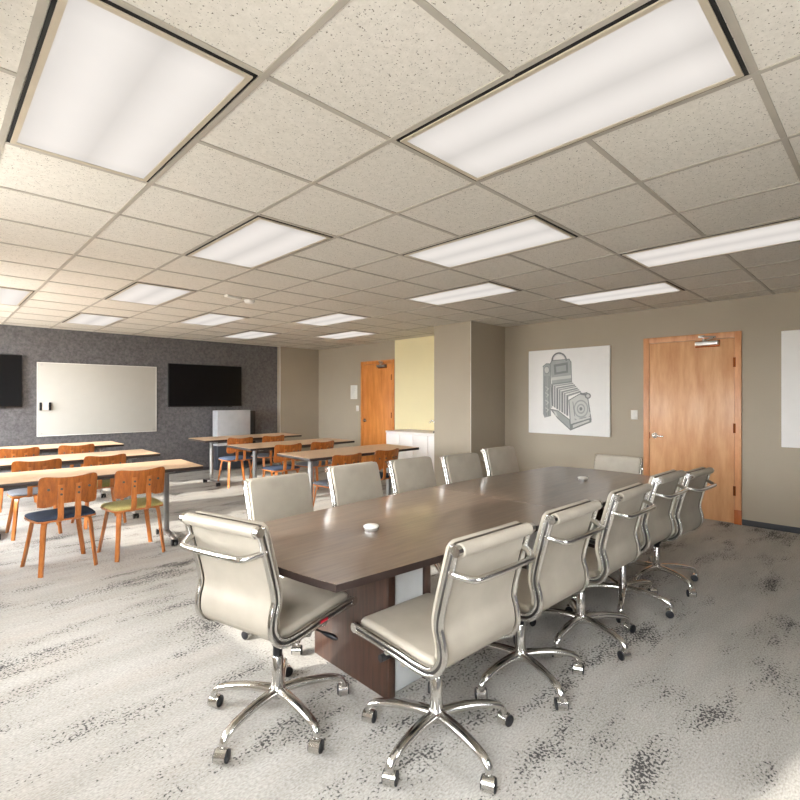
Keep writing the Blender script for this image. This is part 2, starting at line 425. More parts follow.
# ---------------------------------------------------------------- ceiling lamps
def lamp_proto():
    r = empty('ceiling_light')
    w, l = TP/2 - 0.012, TP - 0.012
    def ring(name, ow, ol, iw, il, z0, z1, mat):
        bm = new()
        box(bm, (-ow, -ol, z0), (-iw, ol, z1)); box(bm, (iw, -ol, z0), (ow, ol, z1)); box(bm, (-iw, -ol, z0), (iw, -il, z1)); box(bm, (-iw, il, z0), (iw, ol, z1))
        return finish(name, bm, mat, r, smooth=False)
    ring('reveal', w-0.004, l-0.004, w-0.016, l-0.016, -0.0046, 0.001, 'gap')
    ring('frame', w-0.016, l-0.016, w-0.036, l-0.036, -0.010, 0.001, 'lampframe')
    bm = new(); box(bm, (-w+0.036, -l+0.036, -0.007), (w-0.036, l-0.036, 0.001)); finish('lens', bm, 'lens', r, smooth=False)
    return r
LIGHTS = [((0, 2), 'large ceiling light panel nearest the upper left corner of the picture'),
 ((2, 0), 'biggest ceiling light panel, cut by the top edge above the conference table'),
 ((2, 4), 'ceiling light panel above the left row of conference chairs, beside the white ceiling sensors'),
 ((4, 2), 'ceiling light panel above the middle of the conference table, in front of the column'),
 ((6, 4), 'ceiling light panel nearest in front of the free grey column'),
 ((6, 0), 'ceiling light panel running off the right edge of the picture'),
 ((8, 2), 'ceiling light panel nearest the wall with the camera print'),
 ((2, 8), 'ceiling light panel over the left training tables, larger one in front of the whiteboard'),
 ((2, 12), 'small ceiling light panel closest to the charcoal wall over the whiteboard'),
 ((0, 10), 'ceiling light panel cut by the left edge of the picture near the charcoal wall'),
 ((4, 10), 'ceiling light panel before the television right of the whiteboard, left one of the nearer pair'),
 ((6, 12), 'small ceiling light panel closest to the charcoal wall over the lectern'),
 ((6, 8), 'ceiling light panel in front of the far amber door, nearer one of two'),
 ((8, 10), 'farthest ceiling light panel, by the corner near the far amber door')]
lp = lamp_proto()
for k, ((ix, iy), lab) in enumerate(LIGHTS):
    o = lp if k == 0 else copy_tree(lp)
    o.location = (GX + (ix+0.5)*TP, GY + (iy+1)*TP, CEIL)
    tag(o, lab, 'ceiling light', 'recessed ceiling lights')
# sensors on the ceiling
bm = new(); lathe(bm, [(0.06, 0), (0.062, -0.012), (0.05, -0.035), (0.02, -0.045), (0.001, -0.046)], 24)
o = finish('smoke_detector', bm, 'white'); o.location = (2.70, 5.33, CEIL); tag(o, 'round white smoke detector dome on the ceiling', 'smoke detector')
bm = new(); box(bm, (-0.11, -0.03, -0.028), (0.11, 0.03, 0), 0.012)
o = finish('ceiling_sensor', bm, 'white'); o.location = (2.46, 5.24, CEIL); o.rotation_euler = (0, 0, 0.3); tag(o, 'flat oblong white sensor on the ceiling beside the smoke detector', 'sensor')

# ---------------------------------------------------------------- things on the walls
def television(x0, x1, z0, z1, label):
    r = empty('television', ((x0+x1)/2, YF, (z0+z1)/2)); w, h = (x1-x0)/2, (z1-z0)/2
    bm = new(); box(bm, (-w, -0.07, -h), (w, -0.025, h), 0.006); finish('bezel', bm, 'bezel', r)
    bm = new(); box(bm, (-w+0.012, -0.0715, -h+0.02), (w-0.012, -0.066, h-0.012)); finish('screen', bm, 'screen', r)
    bm = new(); box(bm, (-0.25, -0.025, -0.2), (0.25, 0, 0.2)); finish('wall_mount', bm, 'black', r)
    bm = new(); box(bm, (w-0.28, -0.06, -h-0.014), (w-0.2, -0.03, -h)); finish('sensor_foot', bm, 'black', r)
    tag(r, label, 'television', 'wall televisions')
television(-0.35, 1.10, 1.30, 2.125, 'wall television cut by the left edge of the picture, left of the whiteboard')
television(3.285, 4.745, 1.275, 2.105, 'black wall television between the whiteboard and the pilaster, above the lectern')

r = empty('whiteboard', (2.188, YF-0.003, 1.425)); w, h = 0.90, 0.602
bm = new(); box(bm, (-w, -0.028, -h), (w, -0.012, h), 0.003); finish('board', bm, 'whiteboard', r)
bm = new()
for a, b, c, d in ((-w, -w+0.012, -h, h), (w-0.018, w, -h, h), (-w, w, -h, -h+0.012), (-w, w, h-0.012, h)): box(bm, (a, -0.0295, c), (b, -0.010, d), 0.002)
finish('rim', bm, 'whiteedge', r)
for x in (-w+0.06, 0.06, w-0.05):
    for z in (-h+0.045, h-0.045):
        bm = new(); cyl(bm, (x, -0.028, z), (x, -0.036, z), 0.014, 14); finish('standoff', bm, 'steel', r)
bm = new(); box(bm, (-w+0.1, -0.012, -h+0.1), (w-0.1, 0, h-0.1)); finish('backing', bm, 'greymetal', r)
tag(r, 'large white glass markerboard on the charcoal wall', 'whiteboard')
# caddy on the whiteboard
r = empty('eraser_holder', (1.395, YF-0.033, 1.31))
bm = new(); box(bm, (-0.06, -0.03, -0.065), (0.06, 0, 0.065), 0.008); finish('tray', bm, 'white', r)
for s in (-0.06, 0.06):
    bm = new(); box(bm, (s-0.016, -0.04, -0.065), (s+0.016, -0.0, 0.065), 0.006); finish('eraser', bm, 'black', r)
tag(r, 'small white and black eraser holder stuck to the whiteboard', 'eraser holder')

def switch(y, z, label, cat='light switch'):
    r = empty('light_switch', (XR, y, z))
    bm = new(); box(bm, (-0.007, -0.042, -0.06), (0, 0.042, 0.06), 0.003); finish('wall_plate', bm, 'white', r)
    bm = new(); box(bm, (-0.011, -0.017, -0.034), (-0.006, 0.017, 0.034), 0.002); finish('rocker', bm, 'whiteedge', r)
    tag(r, label, cat)
switch(2.45, 1.228, 'white light switch between the camera print and the near door')
switch(8.21, 1.222, 'white light switch below the paper notice by the far amber door')
# notice with lines of print too small to read
r = empty('paper_notice', (XR, 8.332, 1.572))
bm = new(); box(bm, (-0.004, -0.115, -0.15), (0, 0.115, 0.15), 0.001); finish('sheet', bm, 'paper', r)
bm = new()
for k in range(13):
    z = 0.125 - k*0.02; ww = random.uniform(0.05, 0.09)
    box(bm, (-0.0046, 0.09-2*ww, z-0.0035), (-0.0038, 0.09, z+0.0035))
finish('printed_lines', bm, 'ink_l', r, smooth=False)
tag(r, 'white paper notice on the wall left of the far amber door', 'notice')

# framed print of an old bellows camera
AW = 0.622
def art_map(px, py):
    u = (px-120)/537.0; top = 145-40*u; bot = 685+27*u; v = (py-top)/(bot-top)
    return (0.622 - u*1.244, 0.622 - v*1.244)       # local y (to the left is +y), z
r = empty('canvas_print', (XR-0.002, 3.380, 1.540))
bm = new(); box(bm, (-0.038, -AW, -AW), (0, AW, AW), 0.003); finish('canvas', bm, 'canvas', r)
DEPTH = -0.0384
def poly(bm, pts, mi=0, lift=0):
    vs_ = [bm.verts.new((DEPTH-0.0003*lift,)+art_map(*p)) for p in pts]; bm.faces.new(vs_).material_index = mi
def line(bm, pts, wpx=6, mi=0, lift=4, closed=False):
    q = [Vector(p) for p in pts]
    if closed: q.append(q[0])
    for a, b in zip(q, q[1:]):
        d = (b-a); 
        if d.length < 1e-6: continue
        d.normalize(); nn = Vector((-d.y, d.x))*wpx/2; e = d*wpx*0.3
        poly(bm, [a-e+nn, b+e+nn, b+e-nn, a-e-nn], mi, lift)
def circ(cx_, cy_, rx, ry=None, n=22, a0=0, a1=2*PI): return [(cx_ + rx*math.cos(a0+(a1-a0)*k/n), cy_ + (ry or rx)*math.sin(a0+(a1-a0)*k/n)) for k in range(n+1)]
bm = new()
D_, MI, LI = 0, 1, 2
poly(bm, [(225, 245), (250, 226), (276, 228), (282, 575), (236, 586), (225, 560)], MI)
poly(bm, [(276, 228), (288, 206), (405, 195), (418, 215), (422, 345), (290, 362), (284, 320)], MI)
poly(bm, [(300, 232), (396, 216), (399, 285), (306, 300)], D_, 1)
poly(bm, [(316, 246), (384, 234), (386, 272), (320, 284)], MI, 2)
poly(bm, [(286, 318), (421, 302), (422, 322), (287, 338)], LI, 1)
for k in range(7):      # bellows: side pleats and top pleats
    t0, t1 = k/7, (k+0.62)/7
    def P(t, hi): return (288+t*118, (362+t*88) if hi else (505+t*75))
    poly(bm, [P(t0, 1), P(t1, 1), P(t1, 0), P(t0, 0)], MI if k % 2 else D_, 1)
    def Q(t, far): return (422+t*66, 345+t*75) if far else (288+t*118, 362+t*88)
    poly(bm, [Q(t0, 0), Q(t0, 1), Q(t1, 1), Q(t1, 0)], LI if k % 2 else MI, 1)
    line(bm, [Q(t0, 0), Q(t0, 1)], 5, D_); line(bm, [P(t0, 1), P(t0, 0)], 5, D_)
poly(bm, [(404, 470), (470, 430), (520, 418), (546, 600), (416, 662)], LI, 1)
line(bm, [(404, 470), (470, 430), (520, 418), (546, 600), (416, 662)], 6, D_, 5, True)
for rr, mi, lf in ((60, MI, 2), (50, LI, 3), (34, MI, 4), (24, LI, 5), (12, D_, 6)): poly(bm, circ(482, 526, rr*0.78, rr)[:-1], mi, lf)
poly(bm, [(282, 530), (330, 540), (408, 600), (416, 668), (330, 590)], MI, 1)
line(bm, [(282, 530), (330, 540), (408, 600), (416, 668), (330, 590)], 6, D_, 5, True)
poly(bm, [(416, 628), (546, 585), (548, 614), (416, 670)], D_, 6); poly(bm, [(430, 634), (534, 598), (536, 608), (430, 654)], LI, 7)
poly(bm, [(300, 540), (318, 548), (330, 580), (312, 572)], LI, 6)
line(bm, circ(338, 205, 48, 50, 16, PI, 2*PI), 10, D_, 3); line(bm, circ(338, 205, 40, 40, 16, PI, 2*PI), 3, LI, 4)
poly(bm, circ(526, 440, 19)[:-1], D_, 6); poly(bm, circ(526, 440, 11)[:-1], LI, 7); line(bm, [(480, 425), (512, 432)], 14, D_, 6)
poly(bm, circ(252, 268, 18, 24)[:-1], LI, 2); line(bm, circ(252, 268, 18, 24), 4, D_, 3)
for x in (236, 246, 262, 272): line(bm, [(x, 310), (x+3, 572)], 4, D_, 2)
for y in (380, 420, 470, 520): line(bm, [(244, y), (264, y+14), (250, y+28)], 5, LI, 3)
line(bm, [(225, 245), (250, 226), (276, 228), (288, 206), (405, 195), (418, 215), (422, 345)], 5, D_, 5); line(bm, [(276, 228), (288, 520)], 5, D_, 5)
line(bm, [(430, 480), (445, 600), (540, 575)], 4, D_, 6); line(bm, circ(482, 540, 58, 60, 10, 0.2, 2.9), 9, LI, 7)
finish('printed_drawing', bm, ['ink_d', 'ink_m', 'ink_l'], r, smooth=False)
tag(r, 'square white canvas print of an old bellows camera on the taupe wall', 'picture')
r = empty('canvas_print', (XR-0.002, 0.277, 1.545))
bm = new(); box(bm, (-0.038, -AW, -0.628), (0, AW, 0.628), 0.003); finish('canvas', bm, 'canvas', r)
tag(r, 'white canvas cut by the right edge of the picture, right of the near door', 'picture')

# ---------------------------------------------------------------- sink counter in the niche and lectern
r = empty('sink_cabinet', (6.34, 5.93, 0))
bm = new(); box(bm, (-0.30, -0.735, 0.08), (0.29, 0.69, 0.81), 0.004); box(bm, (-0.25, -0.73, 0), (0.29, 0.68, 0.08)); finish('body', bm, 'cabwhite', r)
bm = new(); box(bm, (-0.32, -0.735, 0.81), (0.295, 0.70, 0.85), 0.005); finish('countertop', bm, 'cabwhite', r)
for y0, y1 in ((0.005, 0.345), (0.35, 0.685), (-0.345, 0.0)):
    bm = new(); box(bm, (-0.318, y0, 0.1), (-0.30, y1, 0.80), 0.003); d = finish('cabinet_door', bm, 'cabwhite', r)
tag(r, 'low white cabinet with a countertop against the yellow wall by the column', 'cabinet')
r = empty('faucet', (6.18, 5.56, 0.85))
bm = new(); lathe(bm, [(0.028, 0), (0.028, 0.02), (0.016, 0.035)], 18); finish('base', bm, 'black', r)
bm = new(); tube(bm, catmull([(0, 0, 0.02), (0, 0, 0.15), (-0.01, 0.02, 0.2), (-0.03, 0.05, 0.21), (-0.05, 0.075, 0.17)]), 0.011); finish('spout', bm, 'chrome', r)
tag(r, 'small chrome gooseneck faucet on the white cabinet beside the column', 'faucet')

r = empty('lectern', (4.50, 9.42, 0))
bm = new(); box(bm, (-0.40, 0.021, 0.50), (0.285, 0.24, 1.195), 0.004); finish('body', bm, 'panel_grey', r)
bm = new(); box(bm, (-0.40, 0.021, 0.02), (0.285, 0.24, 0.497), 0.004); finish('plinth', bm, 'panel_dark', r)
bm = new(); box(bm, (0.287, 0.0, 0.02), (0.40, 0.24, 1.185), 0.004); finish('side_cabinet', bm, 'black', r)
bm = new(); box(bm, (-0.405, -0.005, 0.50), (0.285, 0.02, 1.20), 0.004); finish('front_panel', bm, 'panel_grey', r)
bm = new(); box(bm, (-0.40, 0.0, 0.02), (0.285, 0.02, 0.497), 0.004); finish('kick_panel', bm, 'panel_dark', r)  # lower front given a dark colour in place of shade
tag(r, 'pale grey fronted black lectern against the charcoal wall below the television', 'lectern')

# ---------------------------------------------------------------- conference table
TT = 0.735
r = empty('conference_table', (2.92, 2.03, 0))
def table_outline(x0, x1, n=14):
    """boat shaped outline, local coordinates, from x0 to x1"""
    hl = 1.86
    hw = lambda x: 0.61 - 0.10*(abs(x)/1.81)**2
    pts = []
    def endx(y, s): return s*(hl - 0.065*(y/0.51)**2)
    xs = [x0 + (x1-x0)*k/n for k in range(n+1)]
    out = []
    for x in xs: out.append((max(min(x, 1.795), -1.795), -hw(x)))
    if x1 > 1.5:
        out[-1] = (endx(0.51, 1), -0.51)
        out += [(endx(0.51*(-1+2*k/10), 1), 0.51*(-1+2*k/10)) for k in range(1, 10)]
    for x in xs[::-1]: out.append((x, hw(x)))
    if x1 > 1.5: out[out.index((xs[-1], hw(xs[-1])))] = (endx(0.51, 1), 0.51)
    if x0 < -1.5:
        out[-1] = (endx(0.51, -1), 0.51); out[0] = (endx(0.51, -1), -0.51)
        out += [(endx(0.51*(1-2*k/10), -1), 0.51*(1-2*k/10)) for k in range(1, 10)]
    return out
for x0, x1 in ((-1.795, -0.0015), (0.0015, 1.795)):
    bm = new(); prism(bm, table_outline(x0, x1), TT-0.032, TT, 0, 1)
    es = [e for e in bm.edges if abs(e.verts[0].co.z-TT) < 1e-5 and abs(e.verts[1].co.z-TT) < 1e-5]
    bmesh.ops.bevel(bm, geom=es, offset=0.002, segments=2, affect='EDGES')
    finish('tabletop', bm, ['espresso', 'dark_edge'], r, angle=30)
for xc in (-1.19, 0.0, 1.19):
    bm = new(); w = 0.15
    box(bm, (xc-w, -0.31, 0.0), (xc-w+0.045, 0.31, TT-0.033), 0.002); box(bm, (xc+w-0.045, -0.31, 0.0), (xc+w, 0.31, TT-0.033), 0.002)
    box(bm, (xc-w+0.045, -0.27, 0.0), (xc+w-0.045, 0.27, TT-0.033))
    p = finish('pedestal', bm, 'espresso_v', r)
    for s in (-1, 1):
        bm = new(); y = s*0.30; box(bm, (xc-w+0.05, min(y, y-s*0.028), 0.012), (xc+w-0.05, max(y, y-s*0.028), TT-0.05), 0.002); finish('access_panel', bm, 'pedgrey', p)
tag(r, 'long boat shaped dark wood conference table in two halves', 'table')
def puck(x, y, label):
    r = empty('table_puck', (x, y, TT))
    bm = new(); lathe(bm, [(0.034, 0), (0.036, 0.004), (0.036, 0.014), (0.03, 0.016)], 24); finish('base', bm, 'steel', r)
    bm = new(); lathe(bm, [(0.03, 0.016), (0.041, 0.018), (0.042, 0.024), (0.035, 0.029), (0.001, 0.031)], 28); finish('cap', bm, 'white', r)
    tag(r, label, 'table puck')
puck(1.72, 2.01, 'round white puck on the near half of the conference table')
puck(4.06, 1.93, 'small round puck on the far half of the conference table')

# ---------------------------------------------------------------- conference chairs
PROFILE = catmull([(0, .272, .456), (0, .18, .456), (0, .0, .448), (0, -.12, .441), (0, -.195, .453), (0, -.238, .503), (0, -.240, .562), (0, -.224, .630), (0, -.240, .715), (0, -.269, .820), (0, -.300, .928)], 5)
def prof_frame():
    n = len(PROFILE); out = []
    for i in range(n):
        t = (PROFILE[min(i+1, n-1)] - PROFILE[max(i-1, 0)]).normalized()
        out.append((PROFILE[i], Vector((0, t.z, -t.y))))        # normal towards the sitter
    return out
PF = prof_frame()
def sweep(bm, idx, x0, x1, n0, n1, rad, mi=0, taper=True, corner=0.0):
    """rounded slab swept along the side profile between two lateral positions"""
    xc, hx = (x0+x1)/2, (x1-x0)/2; nc, hn = (n0+n1)/2, (n1-n0)/2
    sec = rrect(hx, hn, min(rad, hx*0.98, hn*0.98), 4); rings = []
    m = len(idx)
    def ring(p, nn, k): return [p + Vector((xc + a*(1-(1-k)*0.02), 0, 0)) + nn*(nc + b*k) for a, b in sec]
    for j, i in enumerate(idx):
        p, nn = PF[i]
        if taper and j == 0:
            t = (PF[idx[1]][0]-p).normalized(); rings += [ring(p - t*hn*0.8, nn, 0.35), ring(p - t*hn*0.55, nn, 0.75)]
        rings.append(ring(p, nn, 1.0))
        if corner and j == m-1:
            t = (p-PF[idx[j-1]][0]).normalized()
            for q in (0.3, 0.6, 0.85, 0.97):
                w_ = (hx - corner*(1-math.sqrt(1-q*q)))/hx
                rings.append([p + t*corner*q + Vector((xc + a*w_, 0, 0)) + nn*(nc + b*(1-0.3*q*q)) for a, b in sec])
        elif taper and j == m-1:
            t = (p-PF[idx[j-1]][0]).normalized(); rings += [ring(p + t*hn*0.55, nn, 0.75), ring(p + t*hn*0.8, nn, 0.35)]
    loft(bm, rings, mi)
NPF = len(PF)
i_seat_end = min(range(NPF), key=lambda i: (PF[i][0]-Vector((0, -.165, .432))).length)
i_back_start = min(range(NPF), key=lambda i: (PF[i][0]-Vector((0, -.238, .49))).length)
def caster_bm():
    bm = new(); ax = Vector((1, 0, 0)); c2 = Vector((0, 0.012, 0)); z = Vector((0, 0, 0.0285))
    cyl(bm, c2+z-ax*0.023, c2+z+ax*0.023, 0.0283, 24, 0)
    for s in (-1, 1): tube(bm, [c2+z+ax*s*0.0225, c2+z+ax*s*0.027, c2+z+ax*s*0.029], [0.0255, 0.0245, 0.019], 22, 1)
    cyl(bm, Vector((0, 0, 0.045)), Vector((0, 0, 0.078)), 0.009, 12, 0)
    return bm
def make_chair():
    r = empty('conference_chair')
    bm = new(); sweep(bm, list(range(2, i_seat_end+1)), -0.208, 0.208, 0.002, 0.046, 0.020); sweep(bm, list(range(0, i_back_start+1)), -0.214, 0.214, -0.008, 0.006, 0.006)
    finish('seat', bm, 'leather', r)
    bm = new(); sweep(bm, list(range(i_back_start-2, NPF)), -0.214, 0.214, -0.007, 0.005, 0.006)
    sweep(bm, list(range(i_back_start+1, NPF-1)), -0.222, 0.222, 0.020, 0.043, 0.010, 0, True, 0.03)
    sweep(bm, list(range(i_back_start, NPF-2)), -0.19, 0.19, 0.003, 0.024, 0.006)
    finish('backrest', bm, 'leather', r)
    bm = new(); sweep(bm, list(range(i_back_start+1, NPF-1)), -0.2235, 0.2235, 0.0185, 0.0215, 0.0014, 0, True, 0.0305); finish('piping', bm, 'darkseam', r)
    p, nn = PF[-1]
    bm = new(); c = p - nn*0.014 + Vector((0, 0, -0.004))
    tube(bm, [c+Vector((-0.212, 0, 0)), c+Vector((-0.208, 0, 0)), c+Vector((0.208, 0, 0)), c+Vector((0.212, 0, 0))], [0.021, 0.025, 0.025, 0.021], 20)
    finish('top_roll', bm, 'leather', r)
    for s in (-1, 1):
        bm = new(); x = s*0.224
        sweep(bm, list(range(0, NPF)), x-0.011, x+0.011, -0.022, -0.0035, 0.0085, 0); sweep(bm, list(range(0, NPF)), x-0.011, x+0.011, 0.0035, 0.0195, 0.0075, 0)
        sweep(bm, list(range(0, NPF)), x-0.007, x+0.007, -0.006, 0.006, 0.002, 1, False)
        cyl(bm, c+Vector((x-0.011, 0, 0)), c+Vector((x+0.011, 0, 0)), 0.0205, 18, 0)
        q = PF[0][0]; cyl(bm, q+Vector((x-0.011, 0, 0)), q+Vector((x+0.011, 0, 0)), 0.0205, 18, 0)
        finish('side_rail', bm, ['chrome', 'darkchrome'], r)
    bm = new(); h = Vector((0, -.272, .822))
    pts = [(0.224, -.278, .838), (0.216, -.308, .832), (0.190, -.344, .822), (0.178, -.354, .820), (0.160, -.359, .819), (0.05, -.362, .819)]
    pts = pts + [(-x, y, z) for x, y, z in pts[::-1]]
    tube(bm, pts, 0.013, 12); finish('handle_bar', bm, 'chrome', r)
    bm = new()
    tube(bm, [(-0.222, -0.03, .418), (-0.10, -0.03, .402), (0.10, -0.03, .402), (0.222, -0.03, .418)], 0.013, 10); tube(bm, [(-0.222, 0.07, .425), (-0.10, 0.06, .405), (0.10, 0.06, .405), (0.222, 0.07, .425)], 0.013, 10)
    finish('spreader', bm, 'chrome', r)
    bm = new(); box(bm, (-0.055, -0.09, 0.365), (0.055, 0.12, 0.412), 0.012); cyl(bm, (0, 0, 0.335), (0, 0, 0.37), 0.031, 20); finish('tilt_mechanism', bm, 'rubber', r)
    bm = new(); tube(bm, [(0.05, 0.06, 0.39), (0.14, 0.075, 0.385), (0.20, 0.085, 0.372)], 0.005, 8); lv = finish('height_lever', bm, 'rubber', r)
    bm = new(); tube(bm, [(0.19, 0.083, 0.374), (0.215, 0.087, 0.369), (0.255, 0.094, 0.360), (0.27, 0.096, 0.357)], [0.006, 0.011, 0.012, 0.006], 10); finish('lever_grip', bm, 'rubber', lv)
    bm = new(); cyl(bm, (-0.05, 0.09, 0.395), (-0.19, 0.09, 0.395), 0.007, 10); cyl(bm, (-0.19, 0.09, 0.395), (-0.235, 0.09, 0.395), 0.0155, 16); finish('tension_knob', bm, 'rubber', r)
    bm = new(); lathe(bm, [(0.030, 0.10), (0.030, 0.13), (0.0265, 0.16), (0.025, 0.272), (0.022, 0.276)], 24); lathe(bm, [(0.020, 0.274), (0.0215, 0.285), (0.0215, 0.32), (0.027, 0.33), (0.027, 0.345)], 20, 1); finish('gas_column', bm, ['chrome', 'rubber'], r)
    b = empty('base_pivot')     # replaced below: the base is a real mesh
    bpy.data.objects.remove(b)
    bm = new()
    lathe(bm, [(0.020, 0.088), (0.036, 0.092), (0.042, 0.105), (0.036, 0.135), (0.030, 0.142)], 24)
    for k in range(5):
        a = 2*PI*k/5; d = Vector((math.cos(a), math.sin(a), 0))
        path = catmull([d*0.02+Vector((0, 0, .117)), d*0.08+Vector((0, 0, .122)), d*0.16+Vector((0, 0, .121)), d*0.24+Vector((0, 0, .111)), d*0.290+Vector((0, 0, .097)), d*0.312+Vector((0, 0, .078)), d*0.316+Vector((0, 0, .062))], 3)
        n_ = len(path); rad = [0.0275 - 0.0095*min(1, i/(n_*0.75)) for i in range(n_)]
        tube(bm, path, rad, 12, 0, 0.75, 1.0)
    base = finish('star_base', bm, 'chrome', r)
    for k in range(5):
        a = 2*PI*k/5; ca = finish('caster', caster_bm(), ['chrome', 'rubber'], base); ca.location = (math.cos(a)*0.315, math.sin(a)*0.315, 0)
    return r
UPPER = ('seat', 'backrest', 'piping', 'top_roll', 'side_rail', 'handle_bar', 'spreader', 'tilt_mechanism', 'height_lever', 'tension_knob')
chair0 = make_chair(); used = []
def kind(o): return o.name.split('.')[0]
def place_chair(x, y, face, phase, lift, label):
    """face: direction the sitter looks (degrees); phase: direction of one arm of the base"""
    o = chair0 if not used else copy_tree(chair0); used.append(1)
    o.location = (x, y, 0); o.rotation_euler = (0, 0, math.radians(face-90))
    for ch in o.children:
        if kind(ch) in UPPER: ch.location.z = lift
        elif kind(ch) == 'star_base':
            ch.rotation_euler = (0, 0, math.radians(phase-(face-90)))
            for ca in ch.children: ca.rotation_euler = (0, 0, math.radians(random.choice((-45, -60, -20, 135, 120, 20, -100)) + random.uniform(-12, 12) - phase))
    return tag(o, label, 'chair', 'conference chairs around the dark table')
cA = place_chair(1.15, 2.00, 14, 54, 0.02, 'conference chair at the near table end with a red tag on its seat edge')
place_chair(1.545, 1.38, 88, 44, 0.0, 'conference chair seen whole from behind in the foreground, closest to the camera')
place_chair(2.21, 1.39, 89, 33, -0.01, 'second conference chair from the foreground in the row seen from behind')
place_chair(2.84, 1.36, 90, 37, 0.0, 'middle conference chair of the row of five seen from behind')
place_chair(3.50, 1.37, 89, 55, 0.01, 'fourth conference chair in the row seen from behind, overlapping the near door')
place_chair(4.12, 1.35, 87, 27, -0.03, 'last conference chair in the row seen from behind, standing before the near door')
place_chair(1.69, 2.655, 269, 18, -0.02, 'first conference chair across the table, nearest the near end chair')
place_chair(2.33, 2.64, 270, 50, 0.0, 'second conference chair across the table, in front of a training table')
place_chair(2.94, 2.64, 268, 18, -0.01, 'third conference chair across the table, in front of the white cabinet')
place_chair(3.60, 2.64, 266, 65, -0.03, 'fourth conference chair across the table, in front of the lit column face')
place_chair(4.23, 2.64, 266, 18, -0.01, 'fifth conference chair across the table, in front of the dark column side')
place_chair(4.73, 2.00, 182, 40, -0.085, 'conference chair at the far end of the table, before the camera print wall')
bm = new(); box(bm, (0.232, 0.03, 0.462), (0.2355, 0.075, 0.474), 0.001); finish('red_tag', bm, 'red', cA)

# ---------------------------------------------------------------- training tables
TZ = 0.77
def make_training_table():
    r = empty('training_table')
    L, W = 0.885, 0.355
    bm = new(); box(bm, (-L, -W, TZ-0.004), (L, W, TZ)); finish('tabletop', bm, 'oak_top', r, smooth=False)
    bm = new(); box(bm, (-L-0.002, -W-0.002, TZ-0.034), (L+0.002, W+0.002, TZ-0.004), 0.004); finish('edge_band', bm, 'dark_edge', r)
    for s in (-1, 1):
        x = s*0.64
        bm = new(); sec = rrect(0.022, 0.034, 0.018)
        loft(bm, [[Vector((x+a, b, z)) for a, b in sec] for z in (0.06, TZ-0.034)]); box(bm, (x-0.03, -0.2, TZ-0.062), (x+0.03, 0.2, TZ-0.034), 0.006)
        lg = finish('leg', bm, 'greymetal', r)
        bm = new(); tube(bm, [(x, -0.27, 0.062), (x, -0.2, 0.07), (x, 0, 0.09), (x, 0.2, 0.07), (x, 0.27, 0.062)], [0.016, 0.02, 0.026, 0.02, 0.016], 12, 0, 0.8, 1.2); finish('foot', bm, 'steel', r)
        for t in (-1, 1):
            bm = new(); y = t*0.262
            for q in (-0.018, 0.018): cyl(bm, (x+q-0.009, y, 0.03), (x+q+0.009, y, 0.03), 0.03, 18)
            box(bm, (x-0.010, y-0.012, 0.03), (x+0.010, y+0.012, 0.06), 0.003); finish('caster', bm, 'black', r)
    bm = new(); box(bm, (-0.62, -0.02, TZ-0.09), (0.62, 0.02, TZ-0.045), 0.005); finish('crossbar', bm, 'darkmetal', r)
    return r
tt0 = make_training_table()
TABLES = [(1.125, 5.31, 'nearest training table at the left edge of the picture'), (1.17, 6.72, 'middle training table of the left column under the whiteboard'), (1.21, 8.39, 'training table at the left nearest the whiteboard wall'),
          (3.955, 5.00, 'training table behind the conference chairs, closest to the white cabinet'), (3.99, 6.46, 'middle training table of the right column, pointing at the far amber door'), (4.06, 8.10, 'training table in front of the lectern, its leg in view')]
for k, (x, y, lab) in enumerate(TABLES):
    o = tt0 if k == 0 else copy_tree(tt0); o.location = (x, y, 0); o.rotation_euler = (0, 0, math.radians(-3 if k == 0 else 0)); tag(o, lab, 'table', 'tan topped training tables')

for ch in tt0.children:      # the nearest table is longer to the left
    n_ = ch.name.split('.')[0]
    if n_ in ('leg', 'foot', 'caster') and sum(v.co.x for v in ch.data.vertices) < 0: ch.location.x = -0.22

# ---------------------------------------------------------------- plywood chairs
def curved_panel(bm, outline, yfun, thick, mi=0):
    """outline in (x, z), filled by a grid fan and bent by yfun(x, z)"""
    n = len(outline); cx_ = sum(p[0] for p in outline)/n; cz_ = sum(p[1] for p in outline)/n
    layers = []
    for off in (0, thick):
        rings = []
        for k in (0.0, 0.35, 0.7, 0.94, 1.0):
            ins = 0.12*thick if k == 1.0 else 0
            rings.append([bm.verts.new((cx_+(x-cx_)*k, yfun(cx_+(x-cx_)*k, cz_+(z-cz_)*k)+off, cz_+(z-cz_)*k)) for x, z in outline] if k > 0 else [bm.verts.new((cx_, yfun(cx_, cz_)+off, cz_))])
        c = rings[0][0]
        for i in range(n): bm.faces.new((c, rings[1][i], rings[1][(i+1) % n])).material_index = mi
        for a, b in zip(rings[1:], rings[2:]):
            for i in range(n): bm.faces.new((a[i], a[(i+1) % n], b[(i+1) % n], b[i])).material_index = mi
        layers.append(rings[-1])
    for i in range(n): bm.faces.new((layers[0][i], layers[0][(i+1) % n], layers[1][(i+1) % n], layers[1][i])).material_index = mi
def smooth_closed(pts, per=4):
    P = [Vector((x, z, 0)) for x, z in pts]; n = len(P); out = []
    for i in range(n):
        p0, p1, p2, p3 = P[i-1], P[i], P[(i+1) % n], P[(i+2) % n]
        for k in range(per):
            t = k/per; q = 0.5*((2*p1) + (p2-p0)*t + (2*p0-5*p1+4*p2-p3)*t*t + (3*p1-p0-3*p2+p3)*t**3); out.append((q.x, q.y))
    return out
